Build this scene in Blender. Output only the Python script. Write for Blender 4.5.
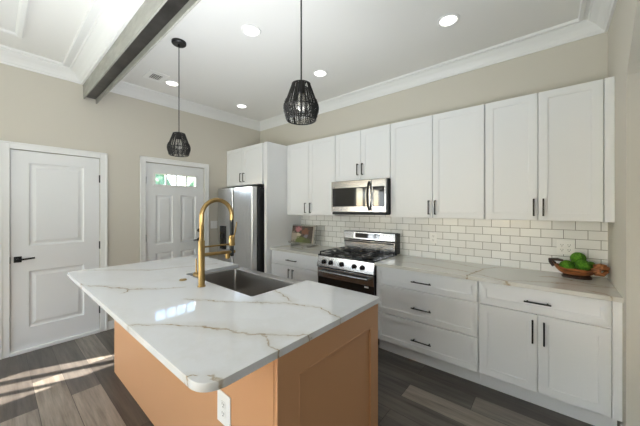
import bpy, bmesh, math, random
from math import sin, cos, pi, sqrt, atan2
from mathutils import Vector, Matrix

for o in list(bpy.data.objects):
    bpy.data.objects.remove(o)
S = bpy.context.scene
COL = S.collection
random.seed(7)

# ------------------------------------------------------------------ camera
cam = bpy.data.objects.new('camera', bpy.data.cameras.new('camera'))
COL.objects.link(cam)
cam.location = (4.1158, -3.1738, 1.4758)
cam.rotation_euler = (pi / 2, 0, 0.6998)
cam.data.sensor_width = 36
cam.data.lens = 275.4 / 640 * 36
cam.data.shift_y = -5.13 / 640
cam.data.clip_start = 0.02
S.camera = cam

# ------------------------------------------------------------------ world, sun, daylight, added fill
W = bpy.data.worlds.new('sky'); S.world = W
W.use_nodes = True
wn = W.node_tree.nodes; wl = W.node_tree.links
sky = wn.new('ShaderNodeTexSky'); sky.sky_type = 'NISHITA'
sky.sun_disc = False; sky.sun_elevation = math.radians(36); sky.sun_rotation = math.radians(200)
wl.new(sky.outputs[0], wn['Background'].inputs[0])
wn['Background'].inputs[1].default_value = 1.1

def lamp(name, kind, loc, target=None, energy=10, color=(1, 1, 1), **kw):
    d = bpy.data.lights.new(name, kind); d.energy = energy; d.color = color
    for k, v in kw.items(): setattr(d, k, v)
    o = bpy.data.objects.new(name, d); COL.objects.link(o); o.location = loc
    if target is not None:
        o.rotation_euler = (Vector(target) - Vector(loc)).to_track_quat('-Z', 'Y').to_euler()
    return o

SUN_DIR = Vector((0.40 * 0.80, 0.9165 * 0.80, -0.60))
lamp('sun_light', 'SUN', (-3, -9, 6), Vector((-3, -9, 6)) + SUN_DIR, 30.0, (1.0, 0.94, 0.86), angle=math.radians(0.6))
# daylight entering by the big rear windows and the side window
lamp('rear_daylight', 'AREA', (2.1, -7.3, 1.25), (2.1, 0, 3.0), 32, (0.87, 0.945, 1.0), shape='RECTANGLE', size=4.2, size_y=2.2)
lamp('side_daylight', 'AREA', (0.06, -4.95, 1.5), (1.3, -3.4, 0.0), 26, (0.87, 0.945, 1.0), shape='RECTANGLE', size=1.7, size_y=1.1)
lamp('east_fill', 'AREA', (7.6, -3.6, 1.4), (2.0, -2.4, 1.9), 16, (0.87, 0.945, 1.0), shape='RECTANGLE', size=2.6, size_y=2.0)  # added fill from beyond the arch, not from a known window
# added fill lamps without fixtures, brightening the front room and kitchen ceilings
lamp('front_room_fill', 'AREA', (2.3, -4.2, 0.8), (2.3, -3.6, 3.0), 5, (0.91, 0.96, 1.0), shape='RECTANGLE', size=2.0, size_y=0.8)
lamp('kitchen_fill', 'AREA', (2.75, -2.8, 1.4), (2.6, -2.75, 3.0), 36, (0.92, 0.965, 1.0), shape='RECTANGLE', size=1.2, size_y=0.6)

S.view_settings.view_transform = 'Standard'
S.view_settings.look = 'None'
S.view_settings.gamma = 1
S.view_settings.use_curve_mapping = False
S.view_settings.exposure = 0.32
S.cycles.max_bounces = 12
S.cycles.diffuse_bounces = 9
S.cycles.glossy_bounces = 5
S.cycles.sample_clamp_indirect = 8
S.cycles.caustics_reflective = False
S.cycles.caustics_refractive = False

# ------------------------------------------------------------------ materials
def srgb(r, g, b):
    f = lambda c: c / 12.92 if c <= 0.04045 else ((c + 0.055) / 1.055) ** 2.4
    return (f(r / 255), f(g / 255), f(b / 255), 1)

class NT:
    def __init__(s, name):
        s.m = bpy.data.materials.new(name); s.m.use_nodes = True
        s.t = s.m.node_tree; s.b = s.t.nodes['Principled BSDF']
    def n(s, t, **kw):
        x = s.t.nodes.new(t)
        for k, v in kw.items(): setattr(x, k, v)
        return x
    def l(s, a, b): s.t.links.new(a, b)
    def val(s, sock, v):
        if isinstance(v, bpy.types.NodeSocket): s.l(v, sock)
        else: sock.default_value = v
    def math(s, op, a, b=None, clamp=False):
        x = s.n('ShaderNodeMath', operation=op, use_clamp=clamp)
        s.val(x.inputs[0], a)
        if b is not None: s.val(x.inputs[1], b)
        return x.outputs[0]
    def vec(s, op, a, b=None, out=0):
        x = s.n('ShaderNodeVectorMath', operation=op)
        s.val(x.inputs[0], a)
        if b is not None: s.val(x.inputs[3] if op == 'SCALE' else x.inputs[1], b)
        return x.outputs[out]
    def mix(s, f, a, b):
        x = s.n('ShaderNodeMix', data_type='RGBA')
        s.val(x.inputs[0], f); s.val(x.inputs[6], a); s.val(x.inputs[7], b)
        return x.outputs[2]
    def ramp(s, f, stops, interp='LINEAR'):
        x = s.n('ShaderNodeValToRGB'); r = x.color_ramp; r.interpolation = interp
        while len(r.elements) < len(stops): r.elements.new(0.5)
        for e, (p, c) in zip(r.elements, stops):
            e.position = p; e.color = c
        s.l(f, x.inputs[0]); return x.outputs[0]
    def pos(s): return s.n('ShaderNodeNewGeometry').outputs['Position']
    def noise(s, v, scale, detail=3, rough=0.5, out='Fac'):
        x = s.n('ShaderNodeTexNoise'); s.l(v, x.inputs['Vector'])
        x.inputs['Scale'].default_value = scale; x.inputs['Detail'].default_value = detail
        x.inputs['Roughness'].default_value = rough
        return x.outputs[out]
    def mapping(s, v, scale=(1, 1, 1), loc=(0, 0, 0), rot=(0, 0, 0)):
        x = s.n('ShaderNodeMapping'); s.l(v, x.inputs[0])
        x.inputs['Scale'].default_value = scale; x.inputs['Location'].default_value = loc; x.inputs['Rotation'].default_value = rot
        return x.outputs[0]
    def bump(s, h, strength=0.2, dist=0.01):
        x = s.n('ShaderNodeBump'); s.l(h, x.inputs['Height'])
        x.inputs['Strength'].default_value = strength; x.inputs['Distance'].default_value = dist
        s.l(x.outputs[0], s.b.inputs['Normal'])

def plain(name, col, rough=0.5, metal=0.0, spec=0.5, bump=None, mottle=0.0):
    k = NT(name)
    k.b.inputs['Roughness'].default_value = rough
    k.b.inputs['Metallic'].default_value = metal
    k.b.inputs['Specular IOR Level'].default_value = spec
    k.b.inputs['Base Color'].default_value = col
    p = k.pos()
    if mottle:
        nz = k.noise(p, 3.0, 4)
        dark = tuple(c * (1 - mottle) for c in col[:3]) + (1,)
        k.l(k.mix(nz, dark, col), k.b.inputs['Base Color'])
    if bump:
        k.bump(k.noise(p, bump[0], 3), bump[1], 0.002)
    return k.m

def emit(name, col, strength):
    k = NT(name)
    k.b.inputs['Base Color'].default_value = col
    k.b.inputs['Emission Color'].default_value = col
    k.b.inputs['Emission Strength'].default_value = strength
    return k.m

M = {}
M['wall'] = plain('greige_wall_paint', srgb(207, 202, 191), 0.85, spec=0.25, bump=(180, 0.05))
M['ceiling'] = plain('ceiling_paint', srgb(234, 233, 230), 0.9, spec=0.2)
M['trim'] = plain('white_trim_paint', srgb(233, 233, 232), 0.4)
M['door'] = plain('white_door_paint', srgb(229, 230, 231), 0.45)
M['cab'] = plain('white_cabinet_paint', srgb(232, 233, 234), 0.38)
M['tan'] = plain('tan_cabinet_paint', srgb(206, 156, 114), 0.42, mottle=0.05)
M['black'] = plain('matte_black_metal', (0.012, 0.012, 0.013, 1), 0.4, 0.3)
M['bronze'] = plain('dark_bronze_metal', (0.03, 0.026, 0.024, 1), 0.35, 0.6)
M['iron'] = plain('cast_iron', (0.018, 0.018, 0.019, 1), 0.55, 0.0, bump=(300, 0.2))
M['enamel'] = plain('black_enamel', (0.01, 0.01, 0.011, 1), 0.15)
M['blackglass'] = plain('black_glass', (0.012, 0.012, 0.013, 1), 0.04, spec=0.6)
M['plastic'] = plain('white_plastic', srgb(240, 240, 238), 0.35)
M['slot'] = plain('dark_slot', (0.02, 0.02, 0.02, 1), 0.6)
M['gold'] = plain('brushed_gold', (0.38, 0.255, 0.105, 1), 0.33, 1.0)
M['rubber'] = plain('black_rubber', (0.015, 0.015, 0.015, 1), 0.55)
M['rope'] = plain('black_paper_rope', (0.016, 0.015, 0.014, 1), 0.8, bump=(400, 0.5))
M['bulb'] = plain('clear_bulb', (0.75, 0.72, 0.66, 1), 0.1)
M['lamp'] = emit('lamp_diffuser', (1.0, 0.98, 0.94, 1), 2.6)
M['dkgrey'] = plain('dark_grey_metal', (0.06, 0.06, 0.062, 1), 0.4, 0.7)
M['soil'] = plain('garden_ground', srgb(120, 130, 95), 0.95, mottle=0.3)

def stainless(name, axis, col=(0.36, 0.36, 0.365, 1), rough=0.24):
    k = NT(name)
    k.b.inputs['Base Color'].default_value = col
    k.b.inputs['Metallic'].default_value = 1.0
    sc = [220, 220, 220]; sc[axis] = 3
    nz = k.noise(k.mapping(k.pos(), tuple(sc)), 1.0, 2)
    k.l(k.math('MULTIPLY_ADD', nz, 0.16), k.b.inputs['Roughness'])
    k.t.links[-1].from_node.inputs[2].default_value = rough - 0.08
    k.bump(nz, 0.05, 0.001)
    return k.m
M['steel'] = stainless('brushed_stainless_steel', 0)
M['steel_v'] = stainless('vertical_brushed_stainless', 2, (0.70, 0.70, 0.70, 1), 0.30)
M['sink'] = stainless('sink_stainless_steel', 0, (0.46, 0.44, 0.42, 1), 0.32)

def wood_floor():
    k = NT('grey_brown_plank_floor'); p = k.pos()
    br = k.n('ShaderNodeTexBrick'); k.l(p, br.inputs['Vector'])
    br.offset = 0.37; br.offset_frequency = 2
    br.inputs['Color1'].default_value = (0, 0, 0, 1); br.inputs['Color2'].default_value = (1, 1, 1, 1)
    br.inputs['Mortar'].default_value = (0.5, 0.5, 0.5, 1)
    br.inputs['Scale'].default_value = 1; br.inputs['Brick Width'].default_value = 1.22
    br.inputs['Row Height'].default_value = 0.185; br.inputs['Mortar Size'].default_value = 0.0016
    br.inputs['Mortar Smooth'].default_value = 0.1; br.inputs['Bias'].default_value = 0
    base = k.ramp(br.outputs['Color'], [(0.0, srgb(70, 65, 61)), (0.3, srgb(104, 97, 90)), (0.55, srgb(84, 81, 78)), (0.8, srgb(142, 133, 122)), (1.0, srgb(99, 95, 92))])
    off = k.vec('SCALE', br.outputs['Color'], 13.0)
    pv = k.vec('ADD', p, off)
    g1 = k.noise(k.mapping(pv, (1.6, 22, 1)), 1.0, 6, 0.65)
    g2 = k.noise(k.mapping(pv, (5, 90, 1)), 1.0, 3, 0.6)
    g = k.math('ADD', k.math('MULTIPLY', g1, 0.75), k.math('MULTIPLY', g2, 0.25))
    shade = k.ramp(g, [(0.3, (0.42, 0.41, 0.40, 1)), (0.5, (0.95, 0.95, 0.95, 1)), (0.7, (1.45, 1.43, 1.4, 1))])
    mul = k.n('ShaderNodeMix', data_type='RGBA', blend_type='MULTIPLY'); mul.inputs[0].default_value = 1
    k.l(base, mul.inputs[6]); k.l(shade, mul.inputs[7])
    k.l(k.mix(br.outputs['Fac'], mul.outputs[2], srgb(42, 38, 35)), k.b.inputs['Base Color'])
    k.b.inputs['Roughness'].default_value = 0.30
    k.b.inputs['Specular IOR Level'].default_value = 0.4
    k.bump(k.math('SUBTRACT', g, br.outputs['Fac']), 0.12, 0.003)
    return k.m
M['floor'] = wood_floor()

def subway():
    k = NT('white_subway_tile'); p = k.pos()
    xyz = k.n('ShaderNodeSeparateXYZ'); k.l(p, xyz.inputs[0])
    cb = k.n('ShaderNodeCombineXYZ')
    k.l(k.math('SUBTRACT', xyz.outputs[0], 3.138 - 1.52 + 0.066), cb.inputs[0])
    k.l(k.math('SUBTRACT', xyz.outputs[2], 0.906 - 1.524), cb.inputs[1])
    br = k.n('ShaderNodeTexBrick'); k.l(cb.outputs[0], br.inputs['Vector'])
    br.offset = 0.5
    br.inputs['Color1'].default_value = srgb(230, 231, 230); br.inputs['Color2'].default_value = srgb(240, 241, 240)
    br.inputs['Mortar'].default_value = srgb(122, 120, 116)
    br.inputs['Scale'].default_value = 1; br.inputs['Brick Width'].default_value = 0.152
    br.inputs['Row Height'].default_value = 0.0762; br.inputs['Mortar Size'].default_value = 0.0022
    br.inputs['Mortar Smooth'].default_value = 0.15
    k.l(br.outputs['Color'], k.b.inputs['Base Color'])
    k.l(k.math('MULTIPLY_ADD', br.outputs['Fac'], 0.6), k.b.inputs['Roughness'])
    k.t.links[-1].from_node.inputs[2].default_value = 0.16
    wob = k.noise(p, 9, 2)
    k.bump(k.math('SUBTRACT', k.math('MULTIPLY', wob, 0.25), br.outputs['Fac']), 0.35, 0.002)
    return k.m
M['tile'] = subway()

def quartz(name, lines, base):
    """polished quartz: white ground with veins that follow the polylines (x, y, width) through the slab"""
    k = NT(name); p = k.pos()
    flat = k.vec('MULTIPLY', p, (1, 1, 0.0))
    n1 = k.vec('SUBTRACT', k.noise(p, 7, 3, 0.6, 'Color'), (0.5, 0.5, 0.5))
    n2 = k.vec('SUBTRACT', k.noise(p, 34, 2, 0.6, 'Color'), (0.5, 0.5, 0.5))
    q = k.vec('ADD', flat, k.vec('SCALE', k.vec('MULTIPLY', n1, (1, 1, 0)), 0.085))
    q = k.vec('ADD', q, k.vec('SCALE', k.vec('MULTIPLY', n2, (1, 1, 0)), 0.03))
    d = None
    for ln in lines:
        for (x0, y0, w0), (x1, y1, w1) in zip(ln, ln[1:]):
            L = math.hypot(x1 - x0, y1 - y0)
            if L < 1e-4: continue
            a = (x0, y0, 0); u = ((x1 - x0) / L, (y1 - y0) / L, 0)
            rel = k.vec('SUBTRACT', q, a)
            t = k.math('MAXIMUM', k.math('MINIMUM', k.vec('DOT_PRODUCT', rel, u, out=1), L), 0.0)
            uv = k.vec('SCALE', u, t)
            dist = k.vec('DISTANCE', rel, uv, out=1)
            wd = k.math('MULTIPLY_ADD', t, (w1 - w0) / L); k.t.links[-1].to_node
            wd.node.inputs[2].default_value = w0
            r = k.math('DIVIDE', dist, wd)
            d = r if d is None else k.math('MINIMUM', d, r)
    var = k.noise(p, 11, 4, 0.6)
    core = k.math('MULTIPLY', k.ramp(d, [(0.25, (1, 1, 1, 1)), (1.0, (0, 0, 0, 1))]), k.ramp(var, [(0.30, (0.25,) * 3 + (1,)), (0.6, (1, 1, 1, 1))]))
    halo = k.ramp(k.math('DIVIDE', d, 7.0), [(0.0, (0.30,) * 3 + (1,)), (1.0, (0, 0, 0, 1))])
    cloud = k.ramp(k.noise(k.vec('ADD', p, k.vec('SCALE', n1, 0.5)), 2.3, 5, 0.6), [(0.48, (0, 0, 0, 1)), (0.8, (0.4, 0.4, 0.4, 1))])
    tint = k.mix(k.noise(p, 5, 2), srgb(172, 146, 100), srgb(150, 142, 130))
    c = k.mix(cloud, base, srgb(206, 203, 196))
    c = k.mix(halo, c, srgb(190, 180, 160))
    c = k.mix(core, c, tint)
    k.l(c, k.b.inputs['Base Color'])
    k.b.inputs['Roughness'].default_value = 0.05
    k.b.inputs['Specular IOR Level'].default_value = 0.5
    return k.m

a, b, c_ = 0.0038, 0.007, 0.012
M['quartz_island'] = quartz('white_quartz_with_gold_veins', [
    [(0.97, -2.66, a), (1.06, -2.584, a), (1.416, -2.284, b), (1.532, -1.969, a), (1.60, -1.75, a)],
    [(1.42, -2.80, a), (1.62, -2.74, a), (1.951, -2.575, c_), (2.10, -2.45, a), (2.176, -2.324, a)],
    [(1.951, -2.575, b), (2.02, -2.62, a)],
    [(2.618, -2.771, a), (2.785, -2.609, b), (2.956, -2.515, c_), (3.057, -2.482, b), (3.143, -2.435, c_), (3.24, -2.366, b), (3.34, -2.27, a)],
    [(3.15, -2.43, b), (3.21, -2.43, b), (3.282, -2.463, b), (3.35, -2.485, b)],
    [(2.42, -2.44, a), (2.522, -2.383, a), (2.693, -2.284, a), (2.948, -2.092, b), (3.14, -2.013, a), (3.33, -2.07, b)],
    [(2.72, -1.97, a), (2.947, -2.048, b)],
    [(3.18, -2.80, b), (3.233, -2.756, a)],
    [(3.265, -2.722, b), (3.318, -2.706, c_), (3.35, -2.72, b)],
], srgb(230, 231, 233))
M['quartz'] = quartz('white_quartz_with_brown_veins', [
    [(3.57, -0.66, b), (3.60, -0.5, c_), (3.633, -0.272, b), (3.733, -0.076, a), (4.0, 0.0, a)],
    [(3.60, -0.52, a), (3.72, -0.56, b), (3.841, -0.639, c_), (3.92, -0.67, b)],
    [(3.841, -0.62, a), (4.0, -0.52, a), (4.163, -0.442, b), (4.368, -0.399, b), (4.47, -0.38, a)],
    [(4.04, -0.28, a), (4.136, -0.231, b), (4.332, -0.335, b), (4.46, -0.36, a)],
    [(2.80, -0.50, a), (3.0, -0.40, a), (3.317, -0.443, b), (3.60, -0.5, a)],
    [(2.80, -0.15, a), (3.072, -0.08, a), (3.4, -0.16, a), (3.633, -0.272, a)],
    [(4.30, -0.56, a), (4.38, -0.60, c_), (4.41, -0.655, b)],
    [(1.06, -0.48, a), (1.25, -0.40, b), (1.55, -0.50, b), (1.85, -0.30, a), (1.98, -0.1, a)],
    [(1.06, -0.12, a), (1.3, -0.22, a), (1.55, -0.50, a)],
], srgb(214, 212, 205))

def faux_stone():
    k = NT('grey_faux_stone_beam'); p = k.pos()
    nz = k.noise(k.mapping(p, (2, 6, 6)), 2.5, 6, 0.6)
    k.l(k.ramp(nz, [(0.3, srgb(142, 141, 133)), (0.55, srgb(158, 157, 149)), (0.8, srgb(176, 175, 168))]), k.b.inputs['Base Color'])
    k.b.inputs['Roughness'].default_value = 0.5
    return k.m
M['beam'] = faux_stone()
def dark_soffit():
    k = NT('dark_steel_soffit'); p = k.pos()
    nz = k.noise(p, 4, 5, 0.6)
    k.l(k.ramp(nz, [(0.35, (0.035, 0.032, 0.03, 1)), (0.7, (0.10, 0.09, 0.085, 1))]), k.b.inputs['Base Color'])
    k.b.inputs['Metallic'].default_value = 0.7; k.b.inputs['Roughness'].default_value = 0.28
    return k.m
M['soffit'] = dark_soffit()

def mossy():
    k = NT('green_moss'); p = k.pos()
    nz = k.noise(p, 140, 3, 0.7)
    k.l(k.ramp(nz, [(0.3, srgb(34, 72, 10)), (0.55, srgb(84, 140, 24)), (0.8, srgb(140, 190, 60))]), k.b.inputs['Base Color'])
    k.b.inputs['Roughness'].default_value = 0.95
    k.bump(nz, 0.9, 0.006)
    return k.m
M['moss'] = mossy()
def rootwood():
    k = NT('carved_root_wood'); p = k.pos()
    nz = k.noise(k.mapping(p, (12, 60, 60)), 1.0, 5, 0.6)
    k.l(k.ramp(nz, [(0.3, srgb(62, 34, 16)), (0.5, srgb(138, 82, 40)), (0.75, srgb(186, 124, 70))]), k.b.inputs['Base Color'])
    k.b.inputs['Roughness'].default_value = 0.5
    k.bump(nz, 0.5, 0.004)
    return k.m
M['wood'] = rootwood()
M['darkwood'] = plain('dark_stained_wood', srgb(58, 38, 26), 0.5, mottle=0.3)

def food_page():
    """a printed food photograph: pale dish, pink and brown food, green salad"""
    k = NT('printed_food_photo')
    tc = k.n('ShaderNodeTexCoord').outputs['Generated']
    w = k.vec('ADD', tc, k.vec('SCALE', k.vec('SUBTRACT', k.noise(tc, 7, 4, 0.7, 'Color'), (0.5, 0.5, 0.5)), 0.42))
    w = k.vec('MULTIPLY', w, (1, 0, 1))
    def blob(cx, cz, r):
        d = k.vec('DISTANCE', w, (cx, 0, cz), out=1)
        return k.ramp(k.math('DIVIDE', d, r), [(0.75, (1, 1, 1, 1)), (1.0, (0, 0, 0, 1))])
    col = k.mix(k.noise(tc, 9, 3), srgb(46, 40, 36), srgb(92, 78, 66))
    col = k.mix(blob(0.12, 0.35, 0.30), col, srgb(160, 150, 138))
    col = k.mix(blob(0.45, 0.12, 0.30), col, srgb(96, 104, 52))
    col = k.mix(blob(0.75, 0.12, 0.22), col, srgb(82, 88, 50))
    col = k.mix(blob(0.30, 0.82, 0.17), col, srgb(170, 112, 118))
    col = k.mix(blob(0.64, 0.68, 0.20), col, srgb(120, 78, 58))
    col = k.mix(blob(0.36, 0.50, 0.13), col, srgb(184, 174, 154))
    col = k.mix(blob(0.70, 0.42, 0.12), col, srgb(120, 116, 124))
    k.l(col, k.b.inputs['Base Color']); k.b.inputs['Roughness'].default_value = 0.35
    return k.m
M['page'] = food_page()
M['paper'] = plain('book_page_edges', srgb(225, 220, 208), 0.8)
M['wire'] = plain('aged_silver_wire', (0.34, 0.33, 0.30, 1), 0.45, 0.4)

def leafy():
    k = NT('green_leaves'); p = k.pos()
    k.l(k.ramp(k.noise(p, 14, 4, 0.7), [(0.3, srgb(60, 84, 58)), (0.55, srgb(110, 138, 100)), (0.8, srgb(176, 192, 160))]), k.b.inputs['Base Color'])
    k.b.inputs['Roughness'].default_value = 0.8
    return k.m
M['leaf'] = leafy()
def glass():
    k = NT('window_glass')
    t = k.n('ShaderNodeBsdfTransparent'); g = k.n('ShaderNodeBsdfGlossy'); g.inputs['Roughness'].default_value = 0.02
    lw = k.n('ShaderNodeLayerWeight'); lw.inputs['Blend'].default_value = 0.5
    fr = k.math('MULTIPLY_ADD', k.math('POWER', lw.outputs['Facing'], 5.0), 0.9); fr.node.inputs[2].default_value = 0.03
    mx = k.n('ShaderNodeMixShader')
    k.l(fr, mx.inputs[0]); k.l(t.outputs[0], mx.inputs[1]); k.l(g.outputs[0], mx.inputs[2])
    k.l(mx.outputs[0], k.t.nodes['Material Output'].inputs[0])
    return k.m
M['glass'] = glass()

# ------------------------------------------------------------------ mesh helpers
class MB:
    def __init__(s): s.bm = bmesh.new()
    def face(s, vs):
        try: return s.bm.faces.new(vs)
        except ValueError: return None
    def box(s, x0, x1, y0, y1, z0, z1, bev=0.0, seg=2):
        if x0 > x1: x0, x1 = x1, x0
        if y0 > y1: y0, y1 = y1, y0
        if z0 > z1: z0, z1 = z1, z0
        v = [s.bm.verts.new((x, y, z)) for z in (z0, z1) for y in (y0, y1) for x in (x0, x1)]
        fs = [s.bm.faces.new([v[i] for i in q]) for q in ((0, 2, 3, 1), (4, 5, 7, 6), (0, 1, 5, 4), (2, 6, 7, 3), (0, 4, 6, 2), (1, 3, 7, 5))]
        if bev:
            es = list({e for f in fs for e in f.edges})
            bmesh.ops.bevel(s.bm, geom=es, offset=bev, segments=seg, profile=0.5, affect='EDGES')
        return s
    def rings(s, rs, cap0=True, cap1=True, close=True):
        """bridge successive closed rings of points"""
        vr = [[s.bm.verts.new(p) for p in r] for r in rs]
        for A, B in zip(vr, vr[1:]):
            n = len(A)
            for i in range(n if close else n - 1):
                j = (i + 1) % n
                s.face((A[i], A[j], B[j], B[i]))
        if cap0: s.face(list(reversed(vr[0])))
        if cap1: s.face(vr[-1])
        return s
    def lathe(s, prof, c=(0, 0, 0), seg=24, axis='z', sx=1, sy=1):
        rs = []
        for r, z in prof:
            ring = []
            for i in range(seg):
                t = 2 * pi * i / seg
                px, py = r * cos(t) * sx, r * sin(t) * sy
                if axis == 'z': q = (c[0] + px, c[1] + py, c[2] + z)
                elif axis == 'x': q = (c[0] + z, c[1] + px, c[2] + py)
                else: q = (c[0] + py, c[1] + z, c[2] + px)
                ring.append(q)
            rs.append(ring)
        return s.rings(rs)
    def tube(s, pts, r, seg=10, closed=False):
        P = [Vector(p) for p in pts]; n = len(P)
        rr = r if isinstance(r, (list, tuple)) else [r] * n
        tang = []
        for i in range(n):
            if closed: t = P[(i + 1) % n] - P[i - 1]
            else: t = P[min(i + 1, n - 1)] - P[max(i - 1, 0)]
            tang.append(t.normalized())
        ref = Vector((0, 0, 1)) if abs(tang[0].z) < 0.9 else Vector((1, 0, 0))
        u = (ref - tang[0] * ref.dot(tang[0])).normalized()
        rs = []
        for i in range(n):
            u = (u - tang[i] * u.dot(tang[i])).normalized()
            w = tang[i].cross(u)
            rs.append([P[i] + (u * cos(2 * pi * k / seg) + w * sin(2 * pi * k / seg)) * rr[i] for k in range(seg)])
        if closed: rs.append(rs[0]); return s.rings(rs, False, False)
        return s.rings(rs)
    def prism(s, poly, z0, z1, bev=0.0):
        v0 = [s.bm.verts.new((x, y, z0)) for x, y in poly]; v1 = [s.bm.verts.new((x, y, z1)) for x, y in poly]
        fs = [s.bm.faces.new(list(reversed(v0))), s.bm.faces.new(v1)]
        n = len(poly)
        for i in range(n):
            j = (i + 1) % n; s.bm.faces.new((v0[i], v0[j], v1[j], v1[i]))
        if bev:
            es = list(fs[0].edges) + list(fs[1].edges)
            bmesh.ops.bevel(s.bm, geom=es, offset=bev, segments=2, profile=0.5, affect='EDGES')
        return s
    def ext(s, poly, axis, a0, a1):
        """extrude a 2-D outline along x (outline y,z) or y (outline x,z)"""
        f = (lambda p, t: (t, p[0], p[1])) if axis == 'x' else (lambda p, t: (p[0], t, p[1]))
        s.rings([[f(p, a0) for p in poly], [f(p, a1) for p in poly]])
        return s
    def sphere(s, c, r, sub=3, jit=0.0, sc=(1, 1, 1)):
        g = bmesh.ops.create_icosphere(s.bm, subdivisions=sub, radius=1)
        for v in g['verts']:
            k = r * (1 + random.uniform(-jit, jit))
            v.co = Vector((c[0] + v.co.x * k * sc[0], c[1] + v.co.y * k * sc[1], c[2] + v.co.z * k * sc[2]))
        return s
    def framed(s, o, ux, n, w, h, steps, cap0=True):
        """rectangular panel: steps = (inset, height) rings from the back plane outwards"""
        o = Vector(o); ux = Vector(ux); n = Vector(n); uz = Vector((0, 0, 1))
        rs = []
        for ins, ht in steps:
            rs.append([o + ux * x + uz * z + n * ht for x, z in ((ins, ins), (w - ins, ins), (w - ins, h - ins), (ins, h - ins))])
        return s.rings(rs, cap0)
    def build(s, name, mat, parent=None, smooth=True):
        bmesh.ops.recalc_face_normals(s.bm, faces=s.bm.faces[:])
        me = bpy.data.meshes.new(name)
        off = Vector((0, 0, 0)); q = parent
        while q is not None:
            off += q.location; q = q.parent
        bmesh.ops.translate(s.bm, verts=s.bm.verts[:], vec=-off)
        s.bm.to_mesh(me); s.bm.free()
        me.materials.append(mat)
        if smooth:
            for p in me.polygons: p.use_smooth = True
            me.set_sharp_from_angle(angle=math.radians(34))
            for p in me.polygons:
                if p.area > 0.012:                       # large flats keep their own normal
                    p.use_smooth = False
                    for k in p.loop_indices: me.edges[me.loops[k].edge_index].use_edge_sharp = True
        o = bpy.data.objects.new(name, me); COL.objects.link(o)
        if parent is not None: o.parent = parent
        return o

def tag(o, label, cat, group=None, kind=None):
    o['label'] = label; o['category'] = cat
    if group: o['group'] = group
    if kind: o['kind'] = kind
    return o
def thing(name, loc, label, cat, group=None, kind=None):
    o = bpy.data.objects.new(name, None); o.empty_display_size = 0.1
    COL.objects.link(o); o.location = loc
    return tag(o, label, cat, group, kind)
def lab(o, text): o['label'] = text; return o

def shaker(x0, x1, z0, z1, yb, th=0.02, stile=0.057, rec=0.012):
    """shaker front facing -y with its back on the plane y = yb"""
    return MB().framed((x0, yb, z0), (1, 0, 0), (0, -1, 0), x1 - x0, z1 - z0,
                       [(0, 0), (0, th - 0.002), (0.002, th), (stile, th), (stile + 0.003, th - rec)])
def pull_v(x, z0, z1, yf, r=0.0055, out=0.03):
    m = MB()
    m.tube([(x, yf - out, z0 - 0.008), (x, yf - out, z1 + 0.008)], r, 8)
    for z in (z0 + 0.012, z1 - 0.012): m.tube([(x, yf + 0.001, z), (x, yf - out, z)], r * 0.9, 8)
    return m
def pull_h(x0, x1, z, yf, r=0.006, out=0.03):
    m = MB()
    m.tube([(x0 - 0.008, yf - out, z), (x1 + 0.008, yf - out, z)], r, 8)
    for x in (x0 + 0.012, x1 - 0.012): m.tube([(x, yf + 0.001, z), (x, yf - out, z)], r * 0.9, 8)
    return m
def pull_u(x, z0, z1, yf):
    """flat square U shaped pull of the wall cabinets"""
    m = MB(); o = 0.028
    m.box(x - 0.006, x + 0.006, yf - o - 0.005, yf - o + 0.002, z0, z1, 0.001)
    for z in (z0, z1 - 0.009): m.box(x - 0.006, x + 0.006, yf - o, yf + 0.001, z, z + 0.009)
    return m

# ------------------------------------------------------------------ room shell
CH = 3.01
XW = 4.458
RY = -7.5
def wall_grid(u0, u1, z0, z1, holes):
    us = sorted({u0, u1} | {h[0] for h in holes} | {h[1] for h in holes})
    zs = sorted({z0, z1} | {h[2] for h in holes} | {h[3] for h in holes})
    for i in range(len(us) - 1):
        for j in range(len(zs) - 1):
            cu, cz = (us[i] + us[i + 1]) / 2, (zs[j] + zs[j + 1]) / 2
            if not any(h[0] < cu < h[1] and h[2] < cz < h[3] for h in holes):
                yield us[i], us[i + 1], zs[j], zs[j + 1]

o = MB().box(-0.2, 8.2, RY - 0.2, 0.2, -0.12, 0).build('floor', M['floor']); tag(o, 'grey brown wood plank floor', 'floor', kind='structure')
o = MB().box(-0.2, 8.2, RY - 0.2, 0.2, CH, CH + 0.12).build('ceiling', M['ceiling']); tag(o, 'off white painted ceiling over kitchen and front room', 'ceiling', kind='structure')

D1 = (-3.067, -2.351, 0.0, 2.066)
D2 = (-1.872, -1.066, 0.0, 2.088)
WN1 = (-5.85, -4.00, 0.90, 2.10)
m = MB()
for q in wall_grid(RY - 0.2, 0.2, 0, CH, [D1, D2, WN1]): m.box(-0.16, 0, *q)
tag(m.build('wall_left', M['wall'], smooth=False), 'greige painted wall with the two white doors', 'wall', kind='structure')
m = MB().box(0, 8.2, 0, 0.16, 0, CH)
wb = tag(m.build('wall_back', M['wall']), 'greige painted wall behind the white cabinets', 'wall', kind='structure')
MB().box(1.056, XW, -0.008, 0, 0.914, 1.80).build('tile_backsplash', M['tile'], wb)
lab(wb.children[0], 'white glossy subway tile backsplash with grey grout')

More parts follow.
